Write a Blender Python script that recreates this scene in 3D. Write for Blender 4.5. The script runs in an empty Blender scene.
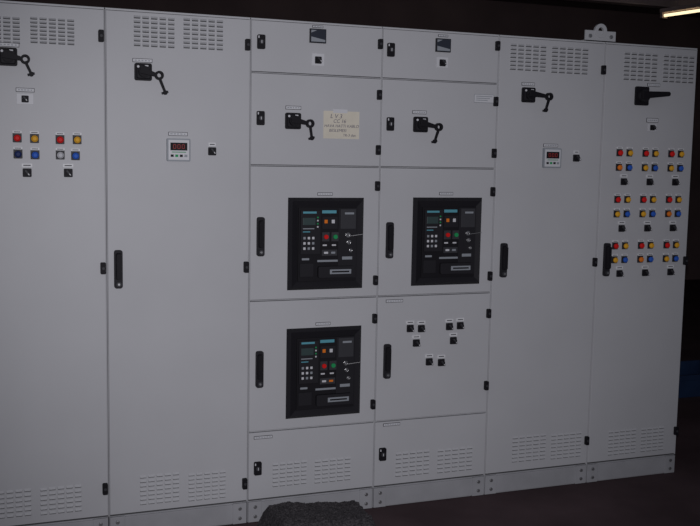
import bpy, bmesh, math, random
from mathutils import Matrix, Vector
random.seed(4)
scene=bpy.context.scene
try:
    scene.view_settings.view_transform='Standard'
except Exception: pass

MATS={}
def mat(name,col,rough=0.5,metal=0.0,spec=0.5,emit=None,estr=0,noise=0.0,nscale=20,bump=0.0,bscale=400):
    m=bpy.data.materials.new(name);m.use_nodes=True
    nt=m.node_tree;b=nt.nodes['Principled BSDF']
    b.inputs['Roughness'].default_value=rough;b.inputs['Metallic'].default_value=metal
    b.inputs['Specular IOR Level'].default_value=spec
    tc=nt.nodes.new('ShaderNodeTexCoord')
    n=nt.nodes.new('ShaderNodeTexNoise');n.inputs['Scale'].default_value=nscale;n.inputs['Detail'].default_value=5
    nt.links.new(tc.outputs['Object'],n.inputs['Vector'])
    r=nt.nodes.new('ShaderNodeValToRGB')
    k=max(noise,0.02)
    r.color_ramp.elements[0].position=0.3;r.color_ramp.elements[1].position=0.7
    r.color_ramp.elements[0].color=(col[0]*(1-k),col[1]*(1-k),col[2]*(1-k),1)
    r.color_ramp.elements[1].color=(min(1,col[0]*(1+k)),min(1,col[1]*(1+k)),min(1,col[2]*(1+k)),1)
    nt.links.new(n.outputs['Fac'],r.inputs['Fac']);nt.links.new(r.outputs['Color'],b.inputs['Base Color'])
    if bump:
        n2=nt.nodes.new('ShaderNodeTexNoise');n2.inputs['Scale'].default_value=bscale
        nt.links.new(tc.outputs['Object'],n2.inputs['Vector'])
        bp=nt.nodes.new('ShaderNodeBump');bp.inputs['Strength'].default_value=bump;bp.inputs['Distance'].default_value=0.002
        nt.links.new(n2.outputs['Fac'],bp.inputs['Height']);nt.links.new(bp.outputs['Normal'],b.inputs['Normal'])
    if emit:
        b.inputs['Emission Color'].default_value=emit;b.inputs['Emission Strength'].default_value=estr
    MATS[name]=m
    return m
mat('paint',(0.495,0.495,0.515),0.46,spec=0.35,noise=0.025,nscale=3,bump=0.12,bscale=500)
mat('plinth_paint',(0.36,0.36,0.38),0.5,spec=0.3,noise=0.08,nscale=8)
mat('gap_shade',(0.06,0.06,0.065),0.8)  # shade of the door gaps, put into the frame's colour
mat('slot',(0.10,0.10,0.105),0.8)
mat('black',(0.010,0.009,0.012),0.6,spec=0.2)
mat('black2',(0.018,0.017,0.021),0.6,spec=0.2)
mat('black3',(0.040,0.040,0.046),0.55,spec=0.3)
mat('chrome',(0.6,0.6,0.6),0.3,metal=1)
mat('steel',(0.35,0.35,0.36),0.4,metal=0.8)
mat('white',(0.72,0.72,0.74),0.5)
mat('label',(0.62,0.62,0.65),0.5)
mat('greylab',(0.28,0.30,0.33),0.5)
mat('ink',(0.04,0.04,0.05),0.6)
mat('red',(0.60,0.012,0.012),0.5,spec=0.15,emit=(1,0.03,0.02,1),estr=0.03)
mat('yellow',(0.78,0.40,0.03),0.5,spec=0.15)
mat('orange',(0.78,0.20,0.02),0.5,spec=0.15)
mat('blue',(0.03,0.12,0.55),0.5,spec=0.15)
mat('darkblue',(0.015,0.03,0.12),0.5,spec=0.15)
mat('green',(0.02,0.30,0.10),0.5,spec=0.15)
mat('clear',(0.55,0.55,0.58),0.5,spec=0.15)
mat('cyan',(0.10,0.34,0.42),0.5)
mat('lcd',(0.035,0.060,0.060),0.4)
mat('paper',(0.68,0.63,0.53),0.8,noise=0.04,nscale=30)
mat('pen',(0.13,0.12,0.17),0.8)
mat('led',(0.30,0.03,0.03),0.4,emit=(1,0.08,0.05,1),estr=0.05)
mat('meterdark',(0.03,0.035,0.05),0.3)
mat('meterlight',(0.45,0.50,0.56),0.3)

class B:
    def __init__(s): s.bm=bmesh.new();s.m=[]
    def mi(s,n):
        if n not in s.m:s.m.append(n)
        return s.m.index(n)
    def _add(s,verts,faces,m):
        vs=[s.bm.verts.new(v) for v in verts];k=s.mi(m)
        for f in faces:
            try:
                fc=s.bm.faces.new([vs[i] for i in f]);fc.material_index=k
            except ValueError: pass
        return vs
    def box(s,x0,x1,y0,y1,z0,z1,m):
        v=[(x,y,z) for x in(x0,x1) for y in(y0,y1) for z in(z0,z1)]
        return s._add(v,[(0,1,3,2),(4,6,7,5),(0,4,5,1),(2,3,7,6),(0,2,6,4),(1,5,7,3)],m)
    def cbox(s,cx,cz,w,h,y0,y1,m): return s.box(cx-w/2,cx+w/2,y0,y1,cz-h/2,cz+h/2,m)
    def rbox(s,cx,cz,w,h,y0,y1,r,m,seg=5,taper=0.0):
        pts=[]
        for (sx,sz,a0) in((1,1,0),(-1,1,90),(-1,-1,180),(1,-1,270)):
            for i in range(seg+1):
                a=math.radians(a0+90*i/seg)
                pts.append((sx*(w/2-r)+r*math.cos(a),sz*(h/2-r)+r*math.sin(a)))
        n=len(pts)
        kx=(w/2-taper)/(w/2);kz=(h/2-taper)/(h/2)
        v=[(cx+p[0],y1,cz+p[1]) for p in pts]+[(cx+p[0]*kx,y0,cz+p[1]*kz) for p in pts]
        f=[tuple(range(n)),tuple(range(2*n-1,n-1,-1))]+[(i,i+n,(i+1)%n+n,(i+1)%n) for i in range(n)]
        s._add(v,f,m)
    def cyl(s,cx,cz,r,y0,y1,m,seg=20,r2=None):
        r2=r if r2 is None else r2
        v=[(cx+r*math.cos(2*math.pi*i/seg),y1,cz+r*math.sin(2*math.pi*i/seg)) for i in range(seg)]
        v+=[(cx+r2*math.cos(2*math.pi*i/seg),y0,cz+r2*math.sin(2*math.pi*i/seg)) for i in range(seg)]
        f=[tuple(range(seg)),tuple(range(2*seg-1,seg-1,-1))]+[(i,i+seg,(i+1)%seg+seg,(i+1)%seg) for i in range(seg)]
        s._add(v,f,m)
    def ring(s,cx,cz,ro,ri,y0,y1,m,seg=24):
        v=[]
        for y in(y0,y1):
            for r in(ro,ri):
                v+=[(cx+r*math.cos(2*math.pi*i/seg),y,cz+r*math.sin(2*math.pi*i/seg)) for i in range(seg)]
        f=[]
        for i in range(seg):
            j=(i+1)%seg
            f+=[(i,j,seg+j,seg+i),(2*seg+i,3*seg+i,3*seg+j,2*seg+j),(i,2*seg+i,2*seg+j,j),(seg+i,seg+j,3*seg+j,3*seg+i)]
        s._add(v,f,m)
    def bar(s,p,q,w0,w1,t,m):
        p=Vector(p);q=Vector(q);d=(q-p).normalized();n=d.cross(Vector((0,1,0))).normalized()
        u=Vector((0,1,0))
        v=[]
        for c,w in((p,w0),(q,w1)):
            for a,b in((1,1),(-1,1),(-1,-1),(1,-1)):
                v.append(tuple(c+n*a*w/2+u*b*t/2))
        s._add(v,[(0,1,2,3),(7,6,5,4),(0,4,5,1),(1,5,6,2),(2,6,7,3),(3,7,4,0)],m)
    def prism(s,pts,y0,y1,m):
        n=len(pts)
        v=[(p[0],y1,p[1]) for p in pts]+[(p[0],y0,p[1]) for p in pts]
        f=[tuple(range(n)),tuple(range(2*n-1,n-1,-1))]+[(i,i+n,(i+1)%n+n,(i+1)%n) for i in range(n)]
        s._add(v,f,m)
    def done(s,name,parent,bevel=0.0,origin=None):
        bmesh.ops.recalc_face_normals(s.bm,faces=s.bm.faces)
        me=bpy.data.meshes.new(name);s.bm.to_mesh(me);s.bm.free()
        for n in s.m:me.materials.append(MATS[n])
        o=bpy.data.objects.new(name,me);bpy.context.collection.objects.link(o)
        if parent:o.parent=parent
        if bevel:
            b=o.modifiers.new('bevel','BEVEL');b.width=bevel;b.segments=2;b.limit_method='ANGLE';b.angle_limit=math.radians(50)
        return o
def empty(name,loc=(0,0,0)):
    e=bpy.data.objects.new(name,None);bpy.context.collection.objects.link(e);e.empty_display_size=0.1
    return e

# ---------------- hardware ----------------
def louvres(b,x0,x1,z0,z1,nc,nr):
    px=(x1-x0)/nc;pz=(z1-z0)/nr
    for c in range(nc):
        for r in range(nr):
            a=x0+px*c+px*0.10;d=x0+px*(c+1)-px*0.10
            t=z1-pz*r-pz*0.15;m_=t-pz*0.50
            v=[(a,0.0005,t),(d,0.0005,t),(a+0.002,-0.0055,m_),(d-0.002,-0.0055,m_),(a,0.0005,m_),(d,0.0005,m_)]
            b._add(v,[(0,1,3,2),(0,2,4),(1,5,3)],'paint')
            b._add([v[2],v[3],v[5],v[4]],[(0,1,2,3)],'slot')
            b.box(a+0.001,d-0.001,-0.0008,0.001,m_-pz*0.22,m_,'slot')
def label(b,x,z,w=0.08,h=0.016,m='label',lines=1):
    b.cbox(x,z,w,h,-0.003,0,'ink');b.cbox(x,z,w-0.004,h-0.004,-0.0036,-0.001,m)
    for i in range(lines):
        zz=z+(h-0.006)*(0.5-(i+0.5)/lines)
        n=max(2,int(w/0.014));
        for k in range(n):
            xx=x-w/2+0.006+(w-0.012)*(k+0.5)/n
            b.cbox(xx,zz,(w-0.012)/n*random.uniform(0.45,0.8),min(0.004,h*0.25),-0.0040,-0.003,'greylab')
def hinge(b,x,z,w=0.022,h=0.048):
    b.rbox(x,z,w,h,-0.016,0.0,0.005,'black');b.cyl(x,z,0.006,-0.019,-0.015,'black3')
def latch(b,x,z):
    b.rbox(x,z,0.034,0.060,-0.012,0,0.006,'black');b.cyl(x,z,0.010,-0.016,-0.011,'black3');b.cbox(x,z,0.003,0.012,-0.0175,-0.0155,'label')
    b.cbox(x-0.012,z+0.02,0.005,0.010,-0.0135,-0.0118,'label')
def swing(b,x,z0,z1):
    cz=(z0+z1)/2;h=z1-z0
    b.rbox(x,cz,0.034,h,-0.014,0,0.010,'black2')
    b.rbox(x,cz+0.012,0.024,h*0.70,-0.034,-0.012,0.008,'black',taper=0.003)
    b.cyl(x,z0+0.018,0.011,-0.024,-0.012,'black3');b.cyl(x,z0+0.018,0.005,-0.026,-0.023,'steel')
def lamp(b,x,z,c,r=0.013,lab=True):
    b.rbox(x,z+0.004,r*2+0.008,r*2+0.016,-0.003,0,0.003,'black3')
    b.cyl(x,z,r+0.002,-0.009,-0.002,'black2')
    b.cyl(x,z,r,-0.016,-0.008,c);b.cyl(x,z,r,-0.022,-0.015,c,r2=r*0.55)
    if lab:
        b.cbox(x,z+r+0.011,0.034,0.010,-0.004,0,'white')
        b.cbox(x,z+r+0.011,0.024,0.003,-0.0046,-0.0038,'ink')
def knob(b,x,z,lab=True,s=1.0,lw=0.040):
    b.rbox(x,z,0.034*s,0.034*s,-0.006,0,0.004*s,'black2');b.cyl(x,z,0.0135*s,-0.018,-0.005,'black')
    b.bar((x-0.008*s,-0.024,z+0.010*s),(x+0.008*s,-0.024,z-0.010*s),0.007*s,0.007*s,0.014,'black3')
    b.bar((x+0.002*s,-0.0315,z-0.003*s),(x+0.007*s,-0.0315,z-0.009*s),0.003,0.003,0.002,'white')
    if lab:
        b.cbox(x,z+0.029*s,lw,0.014,-0.003,0,'white');b.cbox(x,z+0.029*s,lw*0.7,0.004,-0.0036,-0.0028,'ink')
def rotary(b,x,z,eye,foot):
    b.rbox(x,z,0.070,0.070,-0.012,0,0.008,'black')
    b.rbox(x,z,0.056,0.056,-0.020,-0.011,0.006,'black2',taper=0.003)
    b.cyl(x,z,0.023,-0.040,-0.018,'black')
    b.cyl(x-0.022,z+0.020,0.005,-0.022,-0.019,'label');b.cbox(x+0.012,z+0.024,0.014,0.005,-0.0215,-0.0195,'label')
    ex,ez=x+eye[0],z+eye[1];fx,fz=x+foot[0],z+foot[1]
    b.bar((x-0.018,-0.046,z+0.006),(ex-0.010,-0.046,ez),0.028,0.014,0.016,'black')
    b.ring(ex,ez,0.018,0.009,-0.056,-0.036,'black')
    b.bar((ex,-0.048,ez-0.008),(fx,-0.050,fz),0.011,0.009,0.010,'black')
    b.cyl(fx,fz,0.009,-0.056,-0.044,'black')
    b.bar((fx-0.014,-0.048,fz-0.004),(fx+0.012,-0.048,fz+0.004),0.009,0.009,0.009,'black2')
def meter(b,x,z,w=0.098,h=0.094):
    b.rbox(x,z,w,h,-0.014,0,0.005,'greylab')
    b.cbox(x,z,w-0.012,h-0.012,-0.0155,-0.013,'label')
    b.cbox(x,z+0.014,w*0.72,h*0.34,-0.0170,-0.015,'black')
    for i in range(3):
        cx=x-0.018+i*0.018
        b.cbox(cx,z+0.022,0.009,0.002,-0.018,-0.0168,'led');b.cbox(cx,z+0.006,0.009,0.002,-0.018,-0.0168,'led')
        b.cbox(cx-0.005,z+0.014,0.002,0.015,-0.018,-0.0168,'led');b.cbox(cx+0.005,z+0.014,0.002,0.015,-0.018,-0.0168,'led')
    for i,c in enumerate(('black','green','black','greylab')):
        b.cbox(x-0.028+i*0.019,z-0.024,0.012,0.010,-0.018,-0.0150,c)
    b.cbox(x,z-0.009,w*0.6,0.003,-0.0165,-0.015,'green')

Z0,Z1=0.103,2.202
def cabinet(x0,x1,sections,depth=0.6):
    e=empty('electrical_cabinet')
    fr=B()
    fr.box(x0+0.0015,x1-0.0015,0.012,depth,Z0-0.004,Z1,'gap_shade')  # grey body painted dark so the gaps between doors look shaded
    fr.box(x0+0.001,x0+0.004,0.004,depth,Z0-0.004,Z1+0.003,'paint')
    fr.box(x1-0.004,x1-0.001,0.004,depth,Z0-0.004,Z1+0.003,'paint')
    fr.box(x0+0.001,x1-0.001,0.004,depth,Z1-0.002,Z1+0.006,'paint')
    fr.done('frame',e,0.001)
    d=B();zs=sections
    for i in range(len(zs)-1):
        zt,zb=zs[i],zs[i+1]
        d.box(x0+0.0045,x1-0.0045,0,0.016,zb+0.004,zt-0.004,'paint')
        if i<len(zs)-2:
            d.box(x0+0.0045,x1-0.0045,0.006,0.016,zb-0.0018,zb+0.0018,'paint')
    d.done('doors',e,0.0016)
    p=B()
    p.box(x0+0.002,x1-0.002,0.010,depth-0.02,0,Z0-0.006,'plinth_paint')
    p.box(x0+0.006,x1-0.006,0.004,0.012,0.006,Z0-0.012,'plinth_paint')
    for cx in(x0+0.035,x1-0.035):
        p.box(cx-0.031,cx+0.031,0.0,0.012,0.002,Z0-0.008,'plinth_paint')
        for dz in(0.028,0.072):p.cyl(cx,dz,0.009,-0.006,0.001,'steel',seg=6)
    p.done('plinth',e,0.0015)
    return e
S3=[Z1,1.982,1.588,1.000,0.414,Z0]
XS=[-0.108,0.492,1.094,1.697,2.284,2.870,3.422]
C=[cabinet(XS[0],XS[1],[Z1,Z0]),cabinet(XS[1],XS[2],[Z1,Z0]),cabinet(XS[2],XS[3],S3),cabinet(XS[3],XS[4],S3),cabinet(XS[4],XS[5],[Z1,Z0]),cabinet(XS[5],XS[6],[Z1,Z0])]

def fit(i,fn,name,bevel=0.0008):
    b=B();fn(b);b.done(name,C[i],bevel)
def f(b):
    louvres(b,0.0,0.172,2.043,2.150,5,7);louvres(b,0.203,0.377,2.050,2.155,5,7)
    louvres(b,0.012,0.184,0.140,0.262,5,6);louvres(b,0.212,0.384,0.136,0.258,5,6)
fit(0,f,'louvres',0)
def f(b):
    rotary(b,0.122,1.994,(0.062,-0.010),(0.084,-0.066));label(b,0.125,2.040)
    label(b,0.184,1.869,0.070);b.cbox(0.183,1.834,0.062,0.040,-0.004,0,'label');knob(b,0.183,1.834,False,0.8)
    for x,z,c in((0.151,1.681,'red'),(0.216,1.680,'yellow'),(0.153,1.618,'darkblue'),(0.217,1.616,'blue'),(0.313,1.678,'red'),(0.379,1.679,'yellow'),(0.313,1.617,'clear'),(0.372,1.615,'blue')):
        lamp(b,x,z,c)
    knob(b,0.186,1.546);knob(b,0.343,1.547)
    for z in(2.094,1.159,0.226):hinge(b,0.476,z)
fit(0,f,'controls')
def f(b):
    louvres(b,0.602,0.775,2.060,2.188,5,7);louvres(b,0.804,0.978,2.062,2.192,5,7)
    louvres(b,0.618,0.793,0.134,0.270,5,7);louvres(b,0.826,0.998,0.128,0.258,5,7)
fit(1,f,'louvres',0)
def f(b):
    rotary(b,0.642,1.960,(0.058,-0.014),(0.082,-0.082));label(b,0.640,2.006)
    meter(b,0.786,1.647);label(b,0.785,1.713);knob(b,0.929,1.644,lw=0.03)
    swing(b,0.537,1.074,1.233)
    for z in(2.093,1.150,0.186):hinge(b,1.079,z)
fit(1,f,'controls')
def topsec(b,x,z):
    b.cbox(x,z,0.074,0.060,-0.010,0,'black2')
    b.cbox(x,z,0.068,0.054,-0.0115,-0.009,'meterdark')
    b.prism([(x-0.032,z-0.004),(x+0.032,z-0.016),(x+0.032,z-0.025),(x-0.032,z-0.025)],-0.0125,-0.011,'greylab')
    b.prism([(x-0.032,z+0.012),(x-0.005,z+0.024),(x-0.032,z+0.024)],-0.0125,-0.011,'greylab')
def f(b):
    louvres(b,1.205,1.372,0.152,0.268,5,6);louvres(b,1.403,1.585,0.148,0.264,5,6)
fit(2,f,'louvres',0)
def f(b):
    for z in(2.109,1.789,0.249):latch(b,1.138,z)
    topsec(b,1.391,2.148);label(b,1.391,2.196-0.008,0.05,0.010)
    b.cbox(1.395,2.048,0.056,0.052,-0.003,0,'label');knob(b,1.395,2.046,False,0.9)
    rotary(b,1.283,1.781,(0.064,-0.010),(0.072,-0.072));label(b,1.285,1.838,0.07)
    swing(b,1.142,1.196,1.366);swing(b,1.142,0.615,0.778)
    for z in(2.13,1.908,1.664,1.503,1.076,0.900,0.500):hinge(b,1.683,z,0.020,0.044)
    label(b,1.436,1.466,0.07,0.014);label(b,1.436,0.886,0.07,0.014);label(b,1.163,0.388,0.085,0.014)
fit(2,f,'controls')
b=B();b.box(1.424,1.592,-0.0015,0.0005,1.710,1.830,'paper')
b.box(1.468,1.535,-0.0022,-0.001,1.822,1.838,'label')
b.done('handwritten_note',C[2])
def text(body,x,z,size,m,parent,y=-0.0022,name='lettering'):
    cu=bpy.data.curves.new(name,'FONT');cu.body=body;cu.size=size;cu.extrude=0.0002;cu.align_x='CENTER';cu.align_y='CENTER';cu.shear=0.2;cu.materials.append(MATS[m])
    o=bpy.data.objects.new(name,cu);bpy.context.collection.objects.link(o);o.location=(x,y,z);o.rotation_euler=(math.pi/2,0,0);o.parent=parent;return o
text('L V 3',1.482,1.807,0.026,'pen',C[2]);text('CC 16',1.498,1.786,0.022,'pen',C[2])
text('HAVA HATTI KABLO',1.508,1.765,0.0175,'pen',C[2]);text('BESLEMESI',1.490,1.745,0.018,'pen',C[2]);text('TR-3 den',1.545,1.725,0.016,'pen',C[2])
def f(b):
    louvres(b,1.804,1.985,0.138,0.262,5,6);louvres(b,2.021,2.215,0.134,0.258,5,6)
fit(3,f,'louvres',0)
def f(b):
    latch(b,1.735,2.108);latch(b,1.740,1.781);latch(b,1.738,0.258)
    topsec(b,1.992,2.142);b.cbox(1.992,2.066,0.056,0.046,-0.003,0,'label');knob(b,1.992,2.064,False,0.9)
    label(b,1.992,2.185,0.05,0.010)
    rotary(b,1.889,1.783,(0.072,-0.010),(0.052,-0.075));label(b,1.884,1.838,0.07)
    b.box(2.160,2.264,-0.0015,0,1.892,1.931,'greylab')
    b.box(2.162,2.262,-0.0020,-0.001,1.894,1.929,'label')
    for k in range(3):b.box(2.170,2.254-0.012*k,-0.0026,-0.0018,1.920-0.009*k,1.923-0.009*k,'greylab')
    swing(b,1.749,1.175,1.340);swing(b,1.750,0.617,0.778)
    for x,z in((1.864,0.845),(1.921,0.842),(2.066,0.845),(2.123,0.847),(1.897,0.775),(2.089,0.777),(1.966,0.682),(2.029,0.675)):knob(b,x,z)
    label(b,2.030,1.470,0.07,0.014);label(b,1.782,0.977,0.085,0.014);label(b,1.782,0.396,0.085,0.014)
    for z in(2.155,1.900,1.66,1.480,1.08,0.900,0.549):hinge(b,2.271,z,0.020,0.044)
fit(3,f,'controls')
def f(b):
    louvres(b,2.339,2.540,2.048,2.175,5,7);louvres(b,2.563,2.775,2.045,2.175,5,7)
    louvres(b,2.427,2.625,0.148,0.285,5,7);louvres(b,2.649,2.832,0.143,0.278,5,7)
fit(4,f,'louvres',0)
def f(b):
    rotary(b,2.445,1.937,(0.088,-0.006),(0.070,-0.070));label(b,2.444,1.988,0.07)
    meter(b,2.586,1.643);label(b,2.580,1.703);knob(b,2.726,1.645,lw=0.03)
    swing(b,2.342,1.072,1.236)
    for z in(2.073,1.134,0.226):hinge(b,2.857,z,0.020,0.044)
fit(4,f,'controls')
def f(b):
    louvres(b,2.975,3.180,2.030,2.172,5,7);louvres(b,3.210,3.405,2.030,2.172,5,7)
    louvres(b,2.990,3.165,0.131,0.267,5,7);louvres(b,3.191,3.340,0.131,0.264,4,7)
fit(5,f,'louvres',0)
def f(b):
    x,z=3.089,1.957
    b.rbox(x,z,0.078,0.092,-0.012,0,0.008,'black');b.cyl(x,z,0.030,-0.036,-0.010,'black2')
    b.bar((x-0.026,-0.046,z+0.002),(x+0.120,-0.050,z+0.012),0.036,0.022,0.022,'black')
    b.cyl(x+0.120,z+0.012,0.011,-0.061,-0.039,'black')
    label(b,3.160,2.014,0.075)
    label(b,3.163,1.840,0.07,0.022);b.cbox(3.164,1.804,0.050,0.036,-0.003,0,'label');knob(b,3.164,1.804,False,0.8)
    for r,(zt,zb,zk) in enumerate(((1.675,1.603,1.533),(1.444,1.372,1.300),(1.212,1.142,1.073))):
        for c,xx in enumerate((3.005,3.160,3.317)):
            lamp(b,xx-0.029,zt,'red');lamp(b,xx+0.030,zt,'yellow')
            lamp(b,xx-0.029,zb,'yellow' if (r+c)%3 else 'orange');lamp(b,xx+0.030,zb,'blue');knob(b,xx+0.004,zk)
    swing(b,2.926,1.062,1.228)
    for z in(1.13,0.23):hinge(b,3.409,z,0.020,0.044)
fit(5,f,'controls')
b=B()
b.box(2.763,2.938,0.02,0.028,2.206,2.262,'paint')
b.box(2.763,2.938,0.02,0.070,2.2085,2.216,'paint')
b.ring(2.850,2.262,0.034,0.016,0.016,0.032,'paint')
for x in(2.79,2.91):b.cyl(x,2.235,0.010,0.014,0.021,'steel',seg=6)
b.done('lifting_bracket',C[4],0.001)

# ---------------- circuit breakers ----------------
def breaker(x0,z1,variant=0,w=0.355,h=0.408):
    e=empty('circuit_breaker')
    sx=w/74;sz=h/89
    X=lambda u:x0+u*sx
    Z=lambda v:z1-v*sz
    def R(b,u0,v0,u1,v1,y0,y1,m): b.box(X(u0),X(u1),y0,y1,Z(v1),Z(v0),m)
    b=B()
    yo,yi=-0.022,-0.006
    o=[(0,0),(74,0),(74,89),(0,89)];i_=[(9,9),(67,9),(67,81),(9,81)];t=[(3,3),(71,3),(71,86),(3,86)]
    def P(p,y):return(X(p[0]),y,Z(p[1]))
    for k in range(4):
        a,c=k,(k+1)%4
        v=[P(o[a],-0.001),P(o[c],-0.001),P(t[c],yo),P(t[a],yo),P(i_[c],yi),P(i_[a],yi)]
        b._add(v,[(0,1,2,3),(3,2,4,5)],'black2')
    b.box(X(2),X(72),-0.005,-0.001,Z(87),Z(2),'black')
    b.done('bezel',e,0)
    b=B()
    R(b,9.5,9.5,66.5,80.5,-0.014,-0.004,'black')
    R(b,48,10,66,78,-0.018,-0.012,'black2')
    R(b,50,11,65,30,-0.020,-0.017,'black3')
    R(b,54,14,63,16,-0.021,-0.0195,'greylab')
    R(b,11,12,30,54,-0.024,-0.012,'black2')
    R(b,13,13,26,15,-0.025,-0.0235,'cyan')
    R(b,13,19,25,26,-0.025,-0.0235,'lcd')
    for k in range(4):R(b,26.5,18+k*3,28,19.5+k*3,-0.025,-0.0235,'label' if k%2 else 'green')
    R(b,13,29,24,30,-0.025,-0.0235,'greylab');R(b,13,32,20,33,-0.025,-0.0235,'cyan')
    for r in range(3):
        for c in range(3):
            R(b,13.5+c*4.2,37.3+r*5,15.7+c*4.2,39.7+r*5,-0.026,-0.0235,'label' if (r+c)%3 else 'greylab')
    R(b,13,58,20,60,-0.016,-0.0135,'greylab');R(b,11,63,24,76,-0.020,-0.012,'black2')
    R(b,32,12,46,15,-0.0155,-0.0135,'cyan')
    R(b,32,18,47,30,-0.020,-0.012,'black2')
    R(b,34,21,37,24.5,-0.022,-0.019,'orange');R(b,41,21,44,24.5,-0.022,-0.019,'label')
    R(b,32,33,39,42,-0.022,-0.012,'black3');R(b,41,33,48,42,-0.022,-0.012,'black3')
    b.cyl(X(35.5),Z(37.5),0.010,-0.030,-0.021,'red',seg=16);b.cyl(X(44.5),Z(37.5),0.010,-0.030,-0.021,'green',seg=16)
    R(b,33,45,37,46.5,-0.0155,-0.0135,'label');R(b,42,45,46,46.5,-0.0155,-0.0135,'label')
    R(b,32,50,47,56,-0.020,-0.012,'black3');R(b,34,52,38,54,-0.021,-0.0195,'label');R(b,41,52,45,54,-0.021,-0.0195,'orange' if variant==2 else 'greylab')
    R(b,28,60,48,62,-0.0155,-0.0135,'greylab')
    b.rbox((X(28)+X(63))/2,(Z(66)+Z(77))/2,X(63)-X(28),Z(66)-Z(77),-0.034,-0.012,0.008,'black2')
    R(b,39,69,60,73.5,-0.0355,-0.033,'greylab')
    R(b,41,70.5,58,72,-0.0365,-0.035,'black')
    for u,v,r in((57,36,0.011),(58,43,0.010),(60,51,0.008)):
        b.ring(X(u),Z(v),r,r*0.6,-0.028,-0.016,'chrome' if variant<2 or v<50 else 'steel');b.cyl(X(u),Z(v),r*0.6,-0.024,-0.016,'black3')
        b.cbox(X(u),Z(v),0.002,r,-0.0255,-0.0235,'label')
    b.bar((X(57),-0.030,Z(37)),(X(70),-0.044,Z(35)),0.0025,0.0025,0.002,'chrome')
    R(b,52,57,62,60,-0.0195,-0.0175,'greylab')
    b.done('operating_front',e,0.0008)
    return e
breaker(1.266,1.450,0);breaker(1.863,1.452,1);breaker(1.266,0.870,2)

# ---------------- room ----------------
def rmat(name,c1,c2,scale,rough,bump,bdist=0.02):
    m=bpy.data.materials.new(name);m.use_nodes=True;nt=m.node_tree;p=nt.nodes['Principled BSDF'];p.inputs['Roughness'].default_value=rough
    p.inputs['Specular IOR Level'].default_value=0.2
    tc=nt.nodes.new('ShaderNodeTexCoord');n=nt.nodes.new('ShaderNodeTexNoise');n.inputs['Scale'].default_value=scale;n.inputs['Detail'].default_value=8
    nt.links.new(tc.outputs['Object'],n.inputs['Vector'])
    r=nt.nodes.new('ShaderNodeValToRGB');r.color_ramp.elements[0].position=0.35;r.color_ramp.elements[1].position=0.68
    r.color_ramp.elements[0].color=c1;r.color_ramp.elements[1].color=c2
    nt.links.new(n.outputs['Fac'],r.inputs['Fac']);nt.links.new(r.outputs['Color'],p.inputs['Base Color'])
    b=nt.nodes.new('ShaderNodeBump');b.inputs['Strength'].default_value=bump;b.inputs['Distance'].default_value=bdist
    nt.links.new(n.outputs['Fac'],b.inputs['Height']);nt.links.new(b.outputs['Normal'],p.inputs['Normal'])
    MATS[name]=m
rmat('concrete_floor',(0.060,0.038,0.042,1),(0.092,0.060,0.066,1),2.5,0.85,0.1)
rmat('wall_plaster',(0.12,0.085,0.085,1),(0.17,0.12,0.115,1),1.2,0.9,0.1)
rmat('ceiling_mat',(0.11,0.08,0.08,1),(0.15,0.11,0.105,1),1.5,0.9,0.1)
rmat('soil',(0.026,0.024,0.027,1),(0.095,0.087,0.092,1),120,0.95,0.9,0.006)
rmat('beam_paint',(0.34,0.27,0.26,1),(0.44,0.35,0.34,1),4,0.7,0.05)
rmat('crate_blue',(0.015,0.030,0.075,1),(0.02,0.045,0.11,1),4,0.5,0.02)
rmat('wood',(0.08,0.05,0.035,1),(0.13,0.085,0.06,1),9,0.8,0.1)
def slab(name,x0,x1,y0,y1,z0,z1,m):
    b=B();b.box(x0,x1,y0,y1,z0,z1,m);return b.done(name,None)
slab('floor',-4,11,-6,7.1,-0.1,0,'concrete_floor')
slab('wall_back',-4,11,7,7.2,0,3.6,'wall_plaster')
slab('wall_right',11,11.2,-6,7.2,0,3.6,'wall_plaster')
slab('ceiling',-4,11.2,-1.0,7.2,3.6,3.7,'ceiling_mat')
b=B()
for y in(2.2,5.2):
    b.box(-4,11,y-0.07,y+0.07,3.36,3.375,'beam_paint');b.box(-4,11,y-0.07,y+0.07,3.585,3.60,'beam_paint');b.box(-4,11,y-0.006,y+0.006,3.37,3.59,'beam_paint')
b.done('ceiling_beams',None)

mat('tube',(0.9,0.85,0.7),0.4,emit=(1.0,0.80,0.48,1),estr=1.4)
e=empty('fluorescent_light')
b=B();b.box(-0.7,0.7,-0.05,0.05,0.03,0.07,'beam_paint')
b.box(-0.7,-0.67,-0.04,0.04,-0.03,0.03,'beam_paint');b.box(0.67,0.7,-0.04,0.04,-0.03,0.03,'beam_paint')
b.box(-0.5,-0.49,-0.005,0.005,0.07,0.36,'beam_paint');b.box(0.49,0.5,-0.005,0.005,0.07,0.36,'beam_paint')
b.done('housing',e)
b=B();seg=14
v=[(s*0.67,0.016*math.cos(2*math.pi*i/seg),0.016*math.sin(2*math.pi*i/seg)) for s in(-1,1) for i in range(seg)]
b._add(v,[tuple(range(seg)),tuple(range(2*seg-1,seg-1,-1))]+[(i,(i+1)%seg,(i+1)%seg+seg,i+seg) for i in range(seg)],'tube')
b.done('tube',e)
e.location=(7.28,4.40,3.25);e.rotation_euler=(0,0,math.radians(-80))

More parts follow.
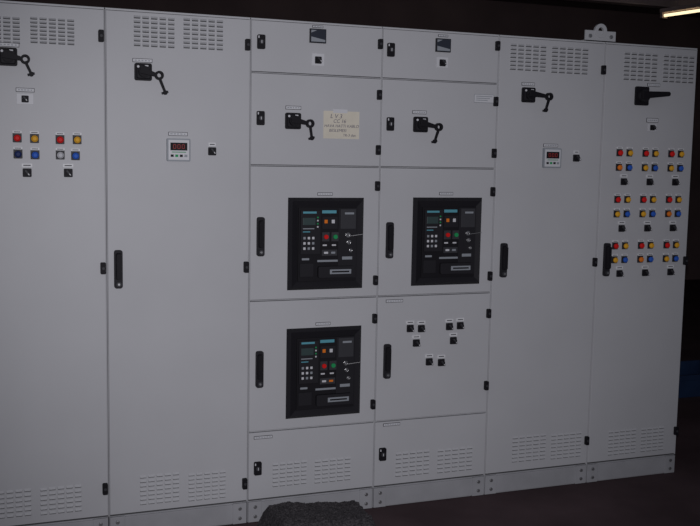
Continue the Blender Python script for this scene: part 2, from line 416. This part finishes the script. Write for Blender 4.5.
# soil heap in front of plinth
bm=bmesh.new()
N=130;M_=90
from mathutils import noise
L=0.455;Wd=0.42;grid=[]
for i in range(N+1):
    row=[]
    for j in range(M_+1):
        u=i/N*2-1;v=j/M_*2-1
        du=max(0.0,min(1.0,(1-abs(u))/0.14));dv=max(0.0,min(1.0,(1-abs(v))/0.45))
        hgt=min(du,dv)
        hgt=hgt**0.8
        nz=noise.fractal(Vector((u*4,v*4,1.3)),0.8,2.2,6)*0.010+noise.noise(Vector((u*50,v*42,5)))*0.0035
        z=hgt*(0.122-0.016*u)+nz*min(1,hgt*2)
        row.append(bm.verts.new((u*L/2+nz*0.6,v*Wd/2+nz*0.3,max(z,0.0))))
    grid.append(row)
for i in range(N):
    for j in range(M_):
        bm.faces.new((grid[i][j],grid[i+1][j],grid[i+1][j+1],grid[i][j+1]))
for k in range(50):
    a=random.uniform(0,6.28);rr=random.uniform(1.0,1.2)
    bmesh.ops.create_icosphere(bm,subdivisions=1,radius=random.uniform(0.003,0.006),matrix=Matrix.Translation((math.cos(a)*rr*L/2,math.sin(a)*rr*Wd/2*0.9,0.004)))
me=bpy.data.meshes.new('soil_heap');bm.to_mesh(me);bm.free();me.materials.append(MATS['soil'])
o=bpy.data.objects.new('soil_heap',me);bpy.context.collection.objects.link(o);o.location=(1.345,-0.27,0)

def crate(x,y,w,d,h,z=0):
    b=B()
    b.box(x-w/2,x+w/2,y-d/2,y+d/2,z,z+0.02,'crate_blue')
    for s in(-1,1):
        b.box(x-w/2,x+w/2,y+s*(d/2)-0.01,y+s*(d/2)+0.01,z,z+h,'crate_blue');b.box(x+s*w/2-0.01,x+s*w/2+0.01,y-d/2,y+d/2,z,z+h,'crate_blue')
    b.box(x-w/2-0.015,x+w/2+0.015,y-d/2-0.015,y-d/2,z+h-0.04,z+h,'crate_blue')
    b.done('storage_crate',None,0.004)
crate(4.75,1.55,0.6,0.4,0.16)
b=B()
for k in range(5):b.box(4.6+k*0.17,4.74+k*0.17,-0.55,0.45,0.10,0.12,'wood')
for yy in(-0.5,-0.05,0.4):b.box(4.6,5.42,yy-0.05,yy+0.05,0.0,0.10,'wood')
b.done('wooden_pallet',None,0.002)

# ---------------- light & camera ----------------
cam=bpy.data.cameras.new('camera');co=bpy.data.objects.new('camera',cam);bpy.context.collection.objects.link(co)
Rm=Matrix.Rotation(-0.3637,3,'Z')@Matrix.Rotation(math.pi/2-0.1079,3,'X')@Matrix.Rotation(0.0182,3,'Z')
co.matrix_world=Matrix.Translation((0,-4.1,1.632))@Rm.to_4x4()
cam.sensor_width=36;cam.lens=36*981.2/700;cam.clip_start=0.05
scene.camera=co
l=bpy.data.lights.new('flash','SPOT');l.energy=325;l.color=(0.96,0.95,1.0);l.shadow_soft_size=0.02;l.spot_size=math.radians(66);l.spot_blend=0.95
lo=bpy.data.objects.new('flash',l);bpy.context.collection.objects.link(lo)
lo.matrix_world=Matrix.Translation((0.02,-4.08,1.70))@(Matrix.Rotation(-0.36,3,'Z')@Matrix.Rotation(math.pi/2-0.1079,3,'X')).to_4x4()
w=bpy.data.worlds.new('world');scene.world=w;w.use_nodes=True
bg=w.node_tree.nodes['Background'];bg.inputs[0].default_value=(0.72,0.76,0.90,1);bg.inputs[1].default_value=0.11
